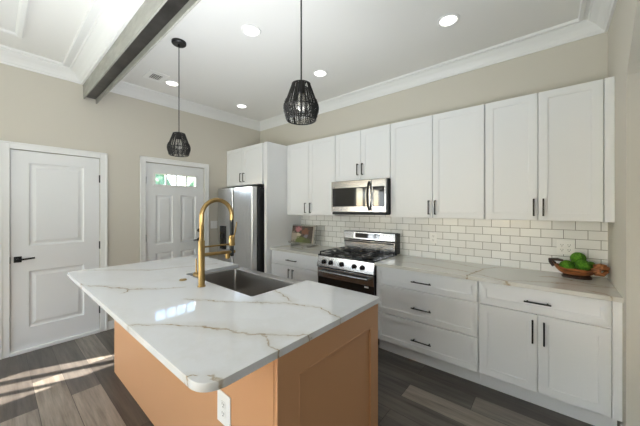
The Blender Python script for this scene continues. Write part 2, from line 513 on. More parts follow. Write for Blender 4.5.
# right wall: pier, then a wide arched opening
def arch_outline():
    pts = [(0, 0), (0, CH), (RY, CH), (RY, 0), (-3.9, 0), (-3.9, 2.28)]
    top = [(-3.86, 2.36), (-3.6, 2.62), (-3.45, 2.72), (-3.3, 2.75), (-1.35, 2.75), (-1.22, 2.735), (-1.12, 2.69), (-0.997, 2.566), (-0.915, 2.472), (-0.828, 2.375), (-0.765, 2.312), (-0.735, 2.27), (-0.722, 2.22), (-0.72, 2.15)]
    return pts + top + [(-0.72, 0)]
m = MB().ext(arch_outline(), 'x', XW, XW + 0.17)
tag(m.build('wall_right', M['wall'], smooth=False), 'greige wall pier and arched opening right of the cabinets', 'wall', kind='structure')
m = MB().box(8.0, 8.2, RY, 0, 0, CH)
tag(m.build('wall_east', M['wall']), 'greige far wall of the room beyond the arch', 'wall', kind='structure')
m = MB(); RW = [(0.5, 2.0, 0.5, 2.5), (2.4, 3.9, 0.5, 2.5)]
for u0, u1, z0, z1 in wall_grid(-0.2, 8.2, 0, CH, RW): m.box(u0, u1, RY - 0.16, RY, z0, z1)
tag(m.build('wall_rear', M['wall'], smooth=False), 'greige wall with two tall windows behind the camera', 'wall', kind='structure')

def window_y(n, x0, x1, z0, z1, y, label):
    w = thing('window_%d' % n, ((x0 + x1) / 2, y - 0.08, z0), label, 'window', kind='structure')
    m = MB(); f = 0.06
    for b in ((x0, x0 + f, z0, z1), (x1 - f, x1, z0, z1), (x0 + f, x1 - f, z0, z0 + f), (x0 + f, x1 - f, z1 - f, z1), (x0 + f, x1 - f, (z0 + z1) / 2 - 0.025, (z0 + z1) / 2 + 0.025)):
        m.box(b[0], b[1], y - 0.11, y - 0.05, b[2], b[3])
    m.build('window_frame', M['trim'], w)
    MB().box(x0 + f, x1 - f, y - 0.085, y - 0.079, z0 + f, z1 - f).build('window_pane', M['glass'], w)
window_y(2, *RW[0], RY, 'left tall white framed sash window behind the camera')
window_y(3, *RW[1], RY, 'right tall white framed sash window behind the camera')
w = thing('window_1', (-0.08, -4.92, 0.90), 'white three light window in the wall beyond the first door', 'window', kind='structure')
m = MB()
y0, y1, z0, z1 = WN1
for ya, yb in ((y0, -5.56), (-5.16, -5.11), (-4.68, -4.60), (-4.20, y1)): m.box(-0.10, -0.05, ya, yb, z0, z1)
m.box(-0.10, -0.05, y0, y1, z0, z0 + 0.06); m.box(-0.10, -0.05, y0, y1, z1 - 0.06, z1)
m.build('window_frame', M['trim'], w)
MB().box(-0.078, -0.072, y0, y1, z0, z1).build('window_pane', M['glass'], w)

# crown mouldings
CP = [(0.0, -0.122), (0.012, -0.122), (0.016, -0.108), (0.024, -0.100), (0.034, -0.080), (0.050, -0.056), (0.070, -0.036), (0.078, -0.026),
      (0.084, -0.026), (0.088, -0.012), (0.106, -0.010), (0.108, -0.022), (0.124, -0.022), (0.128, -0.012), (0.128, 0.0)]
def crown(n, x0, x1, y0, y1, sc, label):
    m = MB(); rs = []
    for d, z in CP:
        l, r, f, b = (d * k for k in sc)
        rs.append([(x0 + l, y0 + f, CH + z), (x1 - r, y0 + f, CH + z), (x1 - r, y1 - b, CH + z), (x0 + l, y1 - b, CH + z)])
    m.rings(rs, False, False)
    tag(m.build('trim_%d' % n, M['trim']), label, 'crown moulding', kind='structure')
crown(1, 0, XW, -2.38, 0, (1.15, 1.4, 1.4, 0.95), 'white stepped crown moulding around the kitchen ceiling')
crown(2, 0, XW, RY, -2.507, (1.25, 1.3, 1.2, 1.5), 'white stepped crown moulding around the front room ceiling')

# boxed beam
bt = thing('trim_3', (0, -2.44, 2.74), 'grey boxed ceiling beam with a dark recessed underside', 'beam', kind='structure')
MB().box(0, XW, -2.507, -2.494, 2.728, CH, 0.002).box(0, XW, -2.394, -2.379, 2.704, CH, 0.002).build('beam_side', M['beam'], bt)
MB().box(0, XW, -2.494, -2.394, 2.755, 2.80).build('beam_soffit', M['soffit'], bt)

# baseboards
def baseboard(name, m, label): tag(m.build(name, M['trim']), label, 'baseboard', kind='structure')
baseboard('baseboard_left', MB().box(0, 0.014, -2.282, -1.945, 0, 0.10, 0.003).box(0, 0.014, -4.9, -3.14, 0, 0.10, 0.003).box(0, 0.014, -1.0, -0.9, 0, 0.1), 'white baseboard along the wall with the doors')
baseboard('baseboard_right', MB().box(XW - 0.014, XW - 0.0005, -0.734, -0.625, 0, 0.115, 0.004).box(XW - 0.014, XW + 0.17, -0.734, -0.7205, 0, 0.115, 0.004), 'white baseboard wrapping the foot of the right wall pier')

# doors
def casing(name, y0, y1, zt, w, par):
    m = MB()
    def prof_v(ya, yb, z0, z1):
        m.box(0.0005, 0.014, ya, yb, z0, z1, 0.003)
    for (ya, yb, inner) in ((y0 - w, y0, 1), (y1, y1 + w, -1)):
        prof_v(ya, yb, 0, zt + w)
        oy = ya if inner == 1 else yb - 0.018
        m.box(0.0005, 0.021, oy, oy + 0.018, 0, zt + w, 0.004)
    prof_v(y0, y1, zt, zt + w)
    m.box(0.0005, 0.021, y0 - w, y1 + w, zt + w - 0.018, zt + w, 0.004)
    m.box(-0.15, -0.052, y0 - 0.002, y0 + 0.03, 0, zt).box(-0.15, -0.052, y1 - 0.03, y1 + 0.002, 0, zt).box(-0.15, -0.052, y0, y1, zt - 0.03, zt + 0.002)
    return m.build(name, M['trim'], par)

def moulded_slab(y0, y1, z0, z1, xf, th, opens):
    """door slab facing +x with moulded raised panels; opens = (y0,y1,z0,z1)"""
    m = MB(); d = 0.011
    m.box(xf - th, xf - d - 0.004, y0, y1, z0, z1)
    for q in wall_grid(y0, y1, z0, z1, opens): m.box(xf - th, xf, *q)
    for (a, b_, c, e) in opens:
        m.framed((xf - d - 0.002, a, c), (0, 1, 0), (1, 0, 0), b_ - a, e - c,
                 [(0, d + 0.002), (0.006, 0.004), (0.018, 0.0), (0.03, 0.001), (0.052, d - 0.002)], False)
    return m

d1 = thing('door_1', (0, -2.71, 0), 'white two panel interior door with black lever at the left', 'door', kind='structure')
casing('door_casing', -3.067, -2.351, 2.066, 0.068, d1)
sl = moulded_slab(-3.062, -2.356, 0.035, 2.060, -0.006, 0.035, [(-2.935, -2.497, 1.085, 1.940), (-2.935, -2.497, 0.245, 0.825)]).build('door_slab', M['door'], d1, smooth=False)
m = MB().box(-0.006, 0.004, -3.040, -2.985, 0.925, 0.985, 0.002)
m.tube([(0.003, -3.013, 0.955), (0.045, -3.013, 0.955)], 0.011, 12).tube([(0.045, -3.018, 0.955), (0.047, -2.96, 0.957), (0.045, -2.895, 0.962)], 0.009, 10)
lab(m.build('door_handle', M['black'], d1), 'black lever handle on a square rose')
MB().box(-0.012, 0.001, -3.069, -3.062, 0.92, 0.985).build('latch_plate', M['black'], d1)
for z in (1.775, 0.99, 0.225):
    MB().tube([(0.004, -2.352, z), (0.004, -2.352, z + 0.09)], 0.0065, 10).box(-0.006, 0.002, -2.362, -2.345, z, z + 0.09).build('hinge', M['black'], d1)
MB().box(-0.06, 0.022, -3.066, -2.352, 0.0, 0.034, 0.004).build('threshold', M['trim'], d1)

d2 = thing('door_2', (0, -1.47, 0), 'white four panel entry door with a four pane transom light', 'door', kind='structure')
casing('door_casing', -1.872, -1.066, 2.088, 0.068, d2)
TR = (-1.750, -1.197, 1.80, 1.94)
op = [(-1.745, -1.525, 0.98, 1.655), (-1.415, -1.195, 0.98, 1.655), (-1.745, -1.525, 0.22, 0.86), (-1.415, -1.195, 0.22, 0.86)]
m = MB(); xf = -0.012; d = 0.010
holes = op + [TR]
for q in wall_grid(-1.867, -1.071, 0.02, 2.082, holes): m.box(xf - 0.04, xf, *q)
for q in op: m.box(xf - 0.04, xf - d - 0.003, *q)
for (ya, yb, c, e) in op:
    m.framed((xf - d - 0.002, ya, c), (0, 1, 0), (1, 0, 0), yb - ya, e - c, [(0, d + 0.002), (0.006, 0.004), (0.018, 0.0), (0.03, 0.001), (0.052, d - 0.002)], False)
sl = m.build('door_slab', M['door'], d2, smooth=False)
m = MB()
ya, yb, c, e = TR; f = 0.022
m.box(xf, xf + 0.012, ya - f, yb + f, c - f, c, 0.003).box(xf, xf + 0.012, ya - f, yb + f, e, e + f, 0.003)
m.box(xf, xf + 0.012, ya - f, ya, c, e, 0.003).box(xf, xf + 0.012, yb, yb + f, c, e, 0.003)
for i in range(1, 4):
    yy = ya + (yb - ya) * i / 4; m.box(xf - 0.03, xf + 0.006, yy - 0.009, yy + 0.009, c, e)
m.build('transom_frame', M['trim'], d2)
MB().box(xf - 0.022, xf - 0.018, ya, yb, c, e).build('transom_pane', M['glass'], d2)
for z, r in ((1.135, 0.028), (0.995, 0.030)):
    m = MB().lathe([(r, -0.0), (r, 0.012), (r * 0.55, 0.02), (r * 0.5, 0.04)], (xf, -1.145, z), 20, 'x')
    if z < 1.1: m.tube([(xf + 0.045, -1.14, z), (xf + 0.048, -1.20, z), (xf + 0.045, -1.25, z)], 0.009, 10)
    else: m.lathe([(0.02, 0.03), (0.026, 0.04), (0.026, 0.055), (0.015, 0.06)], (xf, -1.145, z), 20, 'x')
    m.build('deadbolt' if z > 1.1 else 'door_handle', M['black'], d2)
for z in (1.80, 1.03, 0.25):
    MB().tube([(0.002, -1.870, z), (0.002, -1.870, z + 0.09)], 0.0065, 10).build('hinge', M['steel'], d2)
MB().box(-0.1, 0.02, -1.87, -1.068, 0, 0.02).build('threshold', M['trim'], d2)

# ceiling hatch in front room
h = thing('ceiling_hatch', (1.6, -3.5, CH), 'white framed panel set in the front room ceiling', 'ceiling hatch')
x0, x1, y0, y1 = 0.495, 2.6, -4.1, -3.0
m = MB()
m.rings([[(x0 + i, y0 + i, z), (x1 - i, y0 + i, z), (x1 - i, y1 - i, z), (x0 + i, y1 - i, z)] for i, z in ((0, CH - 0.0005), (0, CH - 0.02), (0.01, CH - 0.026), (0.035, CH - 0.022), (0.045, CH - 0.012), (0.055, CH - 0.0005))], False, False)
m.build('hatch_frame', M['trim'], h)
MB().box(x0 + 0.05, x1 - 0.05, y0 + 0.05, y1 - 0.05, CH - 0.008, CH - 0.0005).build('hatch_panel', M['trim'], h)

# ------------------------------------------------------------------ wall cabinets
YU = -0.31
def wall_cab(name, x0, x1, z0, z1, xs, pulls, label, depth=YU, pz=(1.41, 1.55), gap=0.0028, extra=None, cat='cabinet'):
    t = thing(name, ((x0 + x1) / 2, 0, z0), label, cat, 'white wall cabinets')
    MB().box(x0, x1, -0.0095 if z0 < 1.9 and depth == YU else -0.001, depth, z0, z1, 0.001).build('cabinet_body', M['cab'], t)
    for (a, b_), px in zip(zip(xs, xs[1:]), pulls):
        dr = shaker(a + gap, b_ - gap, z0 + 0.004, z1 - 0.002, depth - 0.0005).build('door', M['cab'], t)
        pull_u(px, pz[0], pz[1], depth - 0.0205).build('handle', M['bronze'], dr)
    if extra: extra(t)
    return t
ZT = 2.411
wall_cab('wall_cabinet', 1.056, 1.976, 1.372, ZT, (1.075, 1.517, 1.976), (1.460, 1.555), 'white two door wall cabinet between fridge panel and microwave', pz=(1.405, 1.545))
wall_cab('wall_cabinet', 1.978, 2.740, 1.808, ZT, (1.980, 2.360, 2.739), (2.322, 2.388), 'short white two door wall cabinet above the microwave', pz=(1.87, 2.005))
wall_cab('wall_cabinet', 2.742, 3.653, 1.372, ZT, (2.744, 3.197, 3.652), (3.166, 3.228), 'wide white two door wall cabinet just right of the microwave')
def fill_u(t):
    MB().box(4.406, XW - 0.001, -0.30, -0.3315, 1.372, ZT, 0.001).build('filler_strip', M['cab'], t)
wall_cab('wall_cabinet', 3.655, 4.405, 1.372, ZT, (3.657, 4.030, 4.403), (4.003, 4.064), 'white two door wall cabinet at the right end above the moss bowl', extra=fill_u)
wall_cab('fridge_top_cabinet', 0.004, 0.985, 1.822, ZT, (0.006, 0.462, 0.945), (0.425, 0.505), 'deep white two door cabinet over the refrigerator', depth=-0.668, pz=(1.875, 2.01))
t = thing('cabinet_side_panel', (1.02, 0, 0), 'tall white panel on the right side of the refrigerator', 'cabinet panel')
MB().box(0.990, 1.054, -0.001, -0.692, 0, ZT, 0.0015).build('panel', M['cab'], t)

# ------------------------------------------------------------------ base cabinets
YB = -0.60
def base_cab(x0, x1, label, xb=None):
    t = thing('base_cabinet', ((x0 + x1) / 2, 0, 0), label, 'cabinet', 'white base cabinets')
    MB().box(x0, x1, -0.001, YB, 0.122, 0.883).build('cabinet_body', M['cab'], t)
    MB().box(x0, xb or x1, -0.03, -0.548, 0, 0.1215).build('toe_kick', M['cab'], t)
    return t
def drawer(t, x0, x1, z0, z1, p0, p1, pz, st=0.05):
    d = shaker(x0, x1, z0, z1, YB - 0.0005, stile=st).build('drawer_front', M['cab'], t)
    pull_h(p0, p1, pz, YB - 0.0205).build('handle', M['black'], d)
def bdoor(t, x0, x1, z0, z1, px, pz0, pz1):
    d = shaker(x0, x1, z0, z1, YB - 0.0005).build('door', M['cab'], t)
    pull_v(px, pz0, pz1, YB - 0.0205).build('handle', M['black'], d)
t = base_cab(1.056, 1.952, 'white base cabinet left of the range with one drawer')
drawer(t, 1.062, 1.948, 0.705, 0.877, 1.397, 1.572, 0.778)
bdoor(t, 1.062, 1.503, 0.130, 0.695, 1.438, 0.51, 0.66)
bdoor(t, 1.507, 1.948, 0.130, 0.695, 1.512, 0.51, 0.66)
t = base_cab(2.724, 3.655, 'white three drawer base cabinet right of the range')
drawer(t, 2.728, 3.6515, 0.705, 0.877, 3.112, 3.278, 0.783)
drawer(t, 2.728, 3.6515, 0.417, 0.695, 3.112, 3.278, 0.537)
drawer(t, 2.728, 3.6515, 0.130, 0.407, 3.112, 3.278, 0.237)
t = base_cab(3.657, 4.412, 'white base cabinet by the right wall with drawer over two doors', XW - 0.016)
drawer(t, 3.662, 4.410, 0.705, 0.877, 3.965, 4.105, 0.787)
bdoor(t, 3.662, 4.034, 0.130, 0.695, 4.008, 0.498, 0.652)
bdoor(t, 4.040, 4.408, 0.130, 0.695, 4.073, 0.498, 0.650)
MB().box(4.4125, XW - 0.001, -0.30, YB - 0.012, 0.122, 0.883).build('filler_strip', M['cab'], t)

o = MB().prism([(1.056, -0.648), (1.954, -0.648), (1.954, -0.009), (1.056, -0.009)], 0.884, 0.914, 0.002).build('countertop', M['quartz'])
tag(o, 'veined white quartz countertop left of the range', 'countertop')
o = MB().prism([(2.722, -0.648), (XW - 0.001, -0.648), (XW - 0.001, -0.009), (2.722, -0.009)], 0.884, 0.914, 0.002).build('countertop', M['quartz'])
tag(o, 'long veined white quartz countertop right of the range', 'countertop')

# ------------------------------------------------------------------ refrigerator
fr = thing('refrigerator', (0.49, -0.4, 0), 'stainless side by side refrigerator with black water dispenser', 'refrigerator')
MB().box(0.035, 0.945, -0.06, -0.775, 0.02, 1.765, 0.004).build('fridge_body', M['dkgrey'], fr)
MB().box(0.05, 0.93, -0.10, -0.76, 0, 0.03).build('kick_plate', M['slot'], fr)
YF = -0.862
def fridge_door(x0, x1, name):
    m = MB()
    pr = [(x0, -0.785), (x0, YF + 0.012)]
    for k in range(5): pr.append((x0 + 0.012 - 0.012 * cos(k * pi / 8), YF + 0.012 - 0.012 * sin(k * pi / 8)))
    for k in range(5): pr.append((x1 - 0.012 + 0.012 * sin(k * pi / 8), YF + 0.012 - 0.012 * cos(k * pi / 8)))
    pr += [(x1, YF + 0.012), (x1, -0.785)]
    out = [pr[0]]
    for q in pr[1:]:
        if math.hypot(q[0] - out[-1][0], q[1] - out[-1][1]) > 1e-5: out.append(q)
    m.prism(out, 0.045, 1.775)
    return m.build(name, M['steel_v'], fr)
ld = fridge_door(0.038, 0.452, 'door')
rd = fridge_door(0.478, 0.942, 'door')
m = MB()
m.box(0.106, 0.284, YF - 0.006, YF + 0.004, 0.835, 1.195, 0.003)
dp = m.build('water_dispenser', M['blackglass'], ld)
MB().box(0.125, 0.265, YF - 0.0075, YF - 0.006, 1.10, 1.17).build('dispenser_display', M['dkgrey'], dp)
MB().box(0.14, 0.25, YF - 0.02, YF - 0.006, 0.845, 0.86, 0.002).build('drip_tray', M['dkgrey'], dp)
MB().box(0.17, 0.22, YF - 0.022, YF - 0.006, 1.0, 1.06, 0.004).build('dispenser_paddle', M['dkgrey'], dp)
MB().box(0.453, 0.477, -0.787, YF + 0.03, 0.05, 1.77).build('door_gap_handle', M['dkgrey'], fr)
MB().box(0.06, 0.92, -0.70, -0.80, 1.766, 1.79, 0.004).build('hinge_cover', M['slot'], fr)

# ------------------------------------------------------------------ gas range
rg = thing('gas_range', (2.36, -0.33, 0), 'stainless gas range with black oven door and five knobs', 'range')
RX0, RX1 = 1.957, 2.719
MB().box(RX0, RX1, -0.02, -0.615, 0.03, 0.905, 0.002).build('range_body', M['enamel'], rg)
MB().box(RX0 + 0.03, RX1 - 0.03, -0.06, -0.55, 0, 0.03).build('range_foot', M['slot'], rg)
MB().box(RX0, RX1, -0.1, -0.648, 0.905, 0.922, 0.004).build('cooktop', M['enamel'], rg)
m = MB().ext([(-0.616, 0.905), (-0.650, 0.905), (-0.668, 0.790), (-0.664, 0.778), (-0.616, 0.778)], 'x', RX0, RX1)
cp = m.build('control_panel', M['steel'], rg)
for i, kx in enumerate((2.062, 2.162, 2.316, 2.482, 2.584)):
    m = MB()
    yk, zk = -0.659, 0.843
    m.lathe([(0.030, 0.004), (0.030, -0.004)], (kx, yk, zk), 22, 'y')
    kn0 = m.build('knob_bezel', M['steel'], cp)
    m = MB().lathe([(0.024, -0.003), (0.024, -0.020), (0.019, -0.030)], (kx, yk, zk), 22, 'y')
    m.box(kx - 0.005, kx + 0.005, yk - 0.040, yk - 0.028, zk - 0.020, zk + 0.020, 0.002)
    m.build('knob', M['blackglass'], rg)
od = MB().box(RX0 + 0.002, RX1 - 0.002, -0.616, -0.652, 0.205, 0.772, 0.004).build('oven_door', M['blackglass'], rg)
MB().box(RX0 + 0.002, RX1 - 0.002, -0.652, -0.657, 0.660, 0.772, 0.002).build('door_band', M['steel'], od)
m = MB().tube([(RX0 + 0.05, -0.700, 0.735), (RX1 - 0.05, -0.700, 0.735)], 0.012, 12)
for x in (RX0 + 0.07, RX1 - 0.07): m.tube([(x, -0.655, 0.735), (x, -0.700, 0.735)], 0.010, 10)
m.build('oven_handle', M['steel'], od)
MB().box(RX1 - 0.115, RX1 - 0.065, -0.6525, -0.6535, 0.635, 0.652).build('sticker', M['plastic'], od)
MB().box(RX0 + 0.002, RX1 - 0.002, -0.616, -0.650, 0.045, 0.198, 0.004).build('storage_drawer', M['blackglass'], rg)
# backguard
m = MB().ext([(-0.012, 0.922), (-0.095, 0.922), (-0.095, 1.020), (-0.108, 1.020), (-0.108, 1.055), (-0.120, 1.075), (-0.106, 1.162), (-0.095, 1.172), (-0.012, 1.172)], 'x', RX0 + 0.004, RX1 - 0.022)
bg = m.build('backguard', M['steel'], rg, smooth=False)
MB().box(RX1 - 0.0215, RX1 - 0.002, -0.012, -0.116, 0.922, 1.168, 0.002).build('backguard_end_cap', M['enamel'], rg)
def on_guard(x0, x1, z0, z1, t):
    yf = lambda z: -0.120 + (z - 1.075) * (0.014 / 0.095)
    return MB().ext([(yf(z0) + 0.002, z0), (yf(z0) - t, z0), (yf(z1) - t, z1), (yf(z1) + 0.002, z1)], 'x', x0, x1)
on_guard(2.120, 2.530, 1.082, 1.158, 0.003).build('display_bezel', M['steel_v'], bg)
on_guard(2.145, 2.505, 1.090, 1.150, 0.005).build('display', M['blackglass'], bg)
MB().box(RX0 + 0.02, RX1 - 0.04, -0.0955, -0.1095, 1.030, 1.046).build('oven_vent', M['slot'], bg)
# burners and grates
burn = [(2.107, -0.50, 0.045), (2.107, -0.24, 0.038), (2.337, -0.38, 0.055), (2.567, -0.50, 0.045), (2.567, -0.24, 0.036)]
for x, y, r in burn:
    MB().lathe([(r * 1.25, 0), (r * 1.2, 0.008), (r, 0.010), (r, 0.018), (r * 0.8, 0.021)], (x, y, 0.922), 24).build('burner', M['iron'], rg)
for gx0, gx1 in ((1.975, 2.222), (2.227, 2.449), (2.454, 2.701)):
    m = MB(); zt = 0.957; gy0, gy1 = -0.632, -0.135; w = 0.006; hz = 0.010
    for x in (gx0 + w, gx1 - w): m.box(x - w, x + w, gy0, gy1, zt - hz, zt, 0.002)
    for y in (gy0 + w, gy1 - w, (gy0 + gy1) / 2): m.box(gx0, gx1, y - w, y + w, zt - hz, zt, 0.002)
    mx = (gx0 + gx1) / 2
    for yc in (gy0 + 0.135, gy1 - 0.115):
        m.box(gx0, mx - 0.022, yc - w, yc + w, zt - hz, zt, 0.002).box(mx + 0.022, gx1, yc - w, yc + w, zt - hz, zt, 0.002)
        m.box(mx - w, mx + w, yc + 0.022, yc + 0.115, zt - hz, zt, 0.002).box(mx - w, mx + w, yc - 0.125, yc - 0.022, zt - hz, zt, 0.002)
    for x in (gx0 + w, gx1 - w):
        for y in (gy0 + w, gy1 - w): m.box(x - w, x + w, y - w, y + w, 0.922, zt - hz)
    m.build('grate', M['iron'], rg)

# ------------------------------------------------------------------ microwave
mw = thing('microwave', (2.36, -0.2, 1.405), 'stainless over the range microwave with black window', 'microwave')
MX0, MX1, MZ0, MZ1 = 1.984, 2.735, 1.405, 1.803
MB().box(MX0, MX1, -0.012, -0.385, MZ0, MZ1, 0.002).build('microwave_body', M['dkgrey'], mw)
yf = -0.420
md = MB().box(MX0, 2.556, -0.386, yf, MZ0 + 0.022, MZ1 - 0.002, 0.004).build('door', M['steel'], mw)
MB().box(MX0 + 0.022, 2.525, yf - 0.0005, yf - 0.003, MZ0 + 0.085, MZ1 - 0.085, 0.001).build('door_window', M['blackglass'], md)
MB().lathe([(0.011, 0.0), (0.011, -0.0025)], (MX0 + 0.038, yf - 0.001, MZ1 - 0.070), 18, 'y').build('round_badge', M['steel'], md)
pts = []
for k in range(13):
    s_ = k / 12; pts.append((2.530, yf - 0.004 - 0.042 * sin(pi * s_) ** 0.6, MZ0 + 0.045 + s_ * 0.32))
MB().tube(pts, 0.013, 10).build('handle', M['bronze'], md)
cpn = MB().box(2.559, MX1, -0.386, yf, MZ0 + 0.022, MZ1 - 0.002, 0.004).build('control_panel', M['steel'], mw)
MB().box(2.572, MX1 - 0.018, yf - 0.0005, yf - 0.003, MZ0 + 0.085, MZ1 - 0.085, 0.001).build('keypad', M['blackglass'], cpn)
MB().box(2.60, MX1 - 0.04, yf - 0.0032, yf - 0.004, MZ1 - 0.128, MZ1 - 0.103).build('clock_display', M['dkgrey'], cpn)
MB().box(MX0 + 0.01, MX1 - 0.01, -0.30, -0.412, MZ0 - 0.010, MZ0 + 0.020, 0.003).build('vent_grille', M['slot'], mw)

# ------------------------------------------------------------------ island
IZ = 0.93
isl = thing('island_cabinet', (2.2, -2.06, 0), 'tan painted kitchen island base under the white quartz top', 'kitchen island')
IX0, IX1, IY0, IY1 = 1.105, 3.309, -2.470, -1.670
MB().box(IX0, IX1 - 0.022, IY0, IY0 + 0.018, 0, IZ - 0.0305).build('front_panel', M['tan'], isl)
MB().box(IX0, IX0 + 0.018, IY0 + 0.0185, IY1, 0, IZ - 0.0305).build('side_panel', M['tan'], isl)
m = MB().framed((IX1 - 0.0215, IY0 + 0.001, 0.0), (0, 1, 0), (1, 0, 0), IY1 - IY0 - 0.001, IZ - 0.0305,
                [(0, 0), (0, 0.0185), (0.003, 0.0215)])
m.bm.faces.ensure_lookup_table()
m.bm.free()
m = MB(); zt = IZ - 0.0305; xf = IX1; st = 0.0195
ey0, ey1 = IY0 + 0.001, IY1
o_ = [(ey0 + 0.118, ey1 - 0.075, 0.10, 0.783)]
for q in wall_grid(ey0, ey1, 0, zt, o_): m.box(xf - st, xf, *q)
m.box(xf - st, xf - 0.014, ey0 + 0.11, ey1 - 0.07, 0.09, 0.79)
(a0, a1, c0, c1) = o_[0]
for q in ((a0, a1, c1 - 0.012, c1), (a0, a1, c0, c0 + 0.012), (a0, a0 + 0.012, c0, c1), (a1 - 0.012, a1, c0, c1)): m.box(xf - 0.012, xf + 0.001, *q, 0.002)
ep = m.build('end_panel', M['tan'], isl, smooth=False)
MB().box(IX1 - 0.004, IX1 + 0.004, IY0 - 0.003, IY0 + 0.014, 0, zt, 0.0015).build('corner_bead', M['tan'], isl)
# working side: doors towards the range and toe kick
for a_, b_ in ((1.17, 1.78), (2.73, 3.27)):
    MB().framed((b_, IY1 + 0.0005, 0.12), (-1, 0, 0), (0, 1, 0), b_ - a_, 0.76, [(0, 0), (0, 0.016), (0.002, 0.018), (0.057, 0.018), (0.063, 0.010)]).build('door', M['tan'], isl)
for a_, b_ in ((1.795, 2.25), (2.255, 2.71)):
    MB().framed((b_, IY1 + 0.0005, 0.12), (-1, 0, 0), (0, 1, 0), b_ - a_, 0.52, [(0, 0), (0, 0.016), (0.002, 0.018), (0.057, 0.018), (0.063, 0.010)]).build('door', M['tan'], isl)
MB().box(IX0 + 0.019, IX1 - 0.0225, IY1 - 0.018, IY1, 0.0, 0.655).box(IX0 + 0.019, 1.785, IY1 - 0.018, IY1, 0.655, zt).box(2.715, IX1 - 0.0225, IY1 - 0.018, IY1, 0.655, zt).build('back_panel', M['tan'], isl)

def rounded(poly):
    out = []
    n = len(poly)
    for i, (x, y, r) in enumerate(poly):
        if r == 0: out.append((x, y)); continue
        p = Vector((x, y)); a_ = (Vector(poly[i - 1][:2]) - p).normalized(); b_ = (Vector(poly[(i + 1) % n][:2]) - p).normalized()
        c = p + (a_ + b_) * r
        s0 = p + a_ * r - c; e0 = p + b_ * r - c
        for k in range(9):
            t = k / 8 * pi / 2
            v = c + s0 * cos(t) + e0 * sin(t); out.append((v.x, v.y))
    return out
poly = rounded([(0.962, -2.770, 0.02), (3.3135, -2.770, 0.075), (3.3135, -1.645, 0.006), (2.705, -1.645, 0.004), (2.705, -2.150, 0.01), (1.800, -2.150, 0.01), (1.800, -1.645, 0.004), (0.962, -1.645, 0.01)])
o = MB().prism(poly, IZ - 0.030, IZ, 0.003).build('island_countertop', M['quartz_island'])
tag(o, 'white quartz island top with gold veins and rounded corner', 'countertop')

# farmhouse workstation sink
sk = thing('sink', (2.25, -1.9, 0.66), 'stainless apron front sink set into the island', 'sink')
sx0, sx1, sy0, sy1, sz = 1.782, 2.722, -2.172, -1.612, 0.899
m = MB()
rs = []
def rr(x0, x1, y0, y1, z, r=0.012):
    return [(x, y, z) for x, y in rounded([(x0, y0, r), (x1, y0, r), (x1, y1, r), (x0, y1, r)])]
rs = [rr(sx0 + 0.02, sx1 - 0.02, sy0 + 0.02, sy1, 0.665), rr(sx0 + 0.02, sx1 - 0.02, sy0 + 0.02, sy1, sz - 0.006), rr(sx0 + 0.018, sx1 - 0.018, sy0 + 0.018, sy1 - 0.002, sz - 0.0005),
      rr(1.818, 2.688, -2.136, -1.692, sz - 0.0005), rr(1.820, 2.686, -2.134, -1.694, sz - 0.004), rr(1.828, 2.678, -2.126, -1.702, 0.69, 0.02), rr(1.84, 2.666, -2.114, -1.714, 0.68, 0.02)]
m.rings(rs)
m.build('basin', M['sink'], sk)
MB().lathe([(0.045, 0.0), (0.045, 0.004), (0.034, 0.005), (0.030, 0.001), (0.0005, 0.001)], (2.25, -1.95, 0.680), 24).build('drain', M['steel'], sk)

# faucet
fx, fy = 2.254, -2.240
fc = thing('faucet', (fx, fy, IZ), 'tall brushed gold pull down faucet with black hose at the sink', 'faucet')
MB().lathe([(0.027, 0.0), (0.027, 0.006), (0.0215, 0.010), (0.0215, 0.315), (0.019, 0.320)], (fx, fy, IZ), 28).build('post', M['gold'], fc)
R = 0.118
ux, uy = 0.0, 1.0
arc = [(fx, fy, IZ + 0.30), (fx, fy, IZ + 0.40), (fx, fy, IZ + 0.485)]
for k in range(1, 21):
    t = pi * k / 20
    arc.append((fx, fy + R - R * cos(t), IZ + 0.485 + R * sin(t)))
arc.append((fx, fy + 2 * R, IZ + 0.455))
MB().tube(arc, 0.0155, 16).build('spout_arch', M['gold'], fc)
hx, hy = fx, fy + 2 * R
MB().tube([(hx, hy, IZ + 0.46), (hx, hy, IZ + 0.335)], 0.014, 14).build('black_grip', M['rubber'], fc)
MB().lathe([(0.016, 0.258), (0.015, 0.185), (0.012, 0.18)], (hx, hy, IZ), 20).build('spray_nozzle', M['rubber'], fc)
sh = MB().lathe([(0.016, 0.34), (0.022, 0.335), (0.022, 0.285), (0.024, 0.28), (0.024, 0.262), (0.019, 0.258)], (hx, hy, IZ), 22).build('spray_head', M['gold'], fc)
MB().tube([(hx + 0.018, hy, IZ + 0.315), (hx + 0.034, hy + 0.006, IZ + 0.36), (hx + 0.048, hy + 0.012, IZ + 0.44)], [0.006, 0.0045, 0.004], 8).build('spray_lever', M['gold'], sh)
MB().tube([(fx, fy, IZ + 0.272), (fx, hy - 0.02, IZ + 0.272)], 0.0065, 10).build('bracket_arm', M['gold'], fc)
MB().tube([(fx, fy, IZ + 0.218), (hx, hy + 0.024, IZ + 0.212)], 0.0125, 12).build('bracket_arm', M['gold'], fc)
MB().lathe([(0.014, 0.0), (0.018, 0.005), (0.018, 0.04), (0.012, 0.045)], (hx, hy - 0.035, IZ + 0.165), 16).build('dock_knob', M['gold'], fc)
MB().tube([(fx - 0.018, fy, IZ + 0.070), (fx - 0.088, fy, IZ + 0.070)], 0.019, 18).build('side_valve', M['gold'], fc)
MB().tube([(fx - 0.074, fy, IZ + 0.075), (fx - 0.076, fy, IZ + 0.12), (fx - 0.078, fy, IZ + 0.185)], [0.007, 0.0055, 0.005], 10).build('lever', M['gold'], fc)

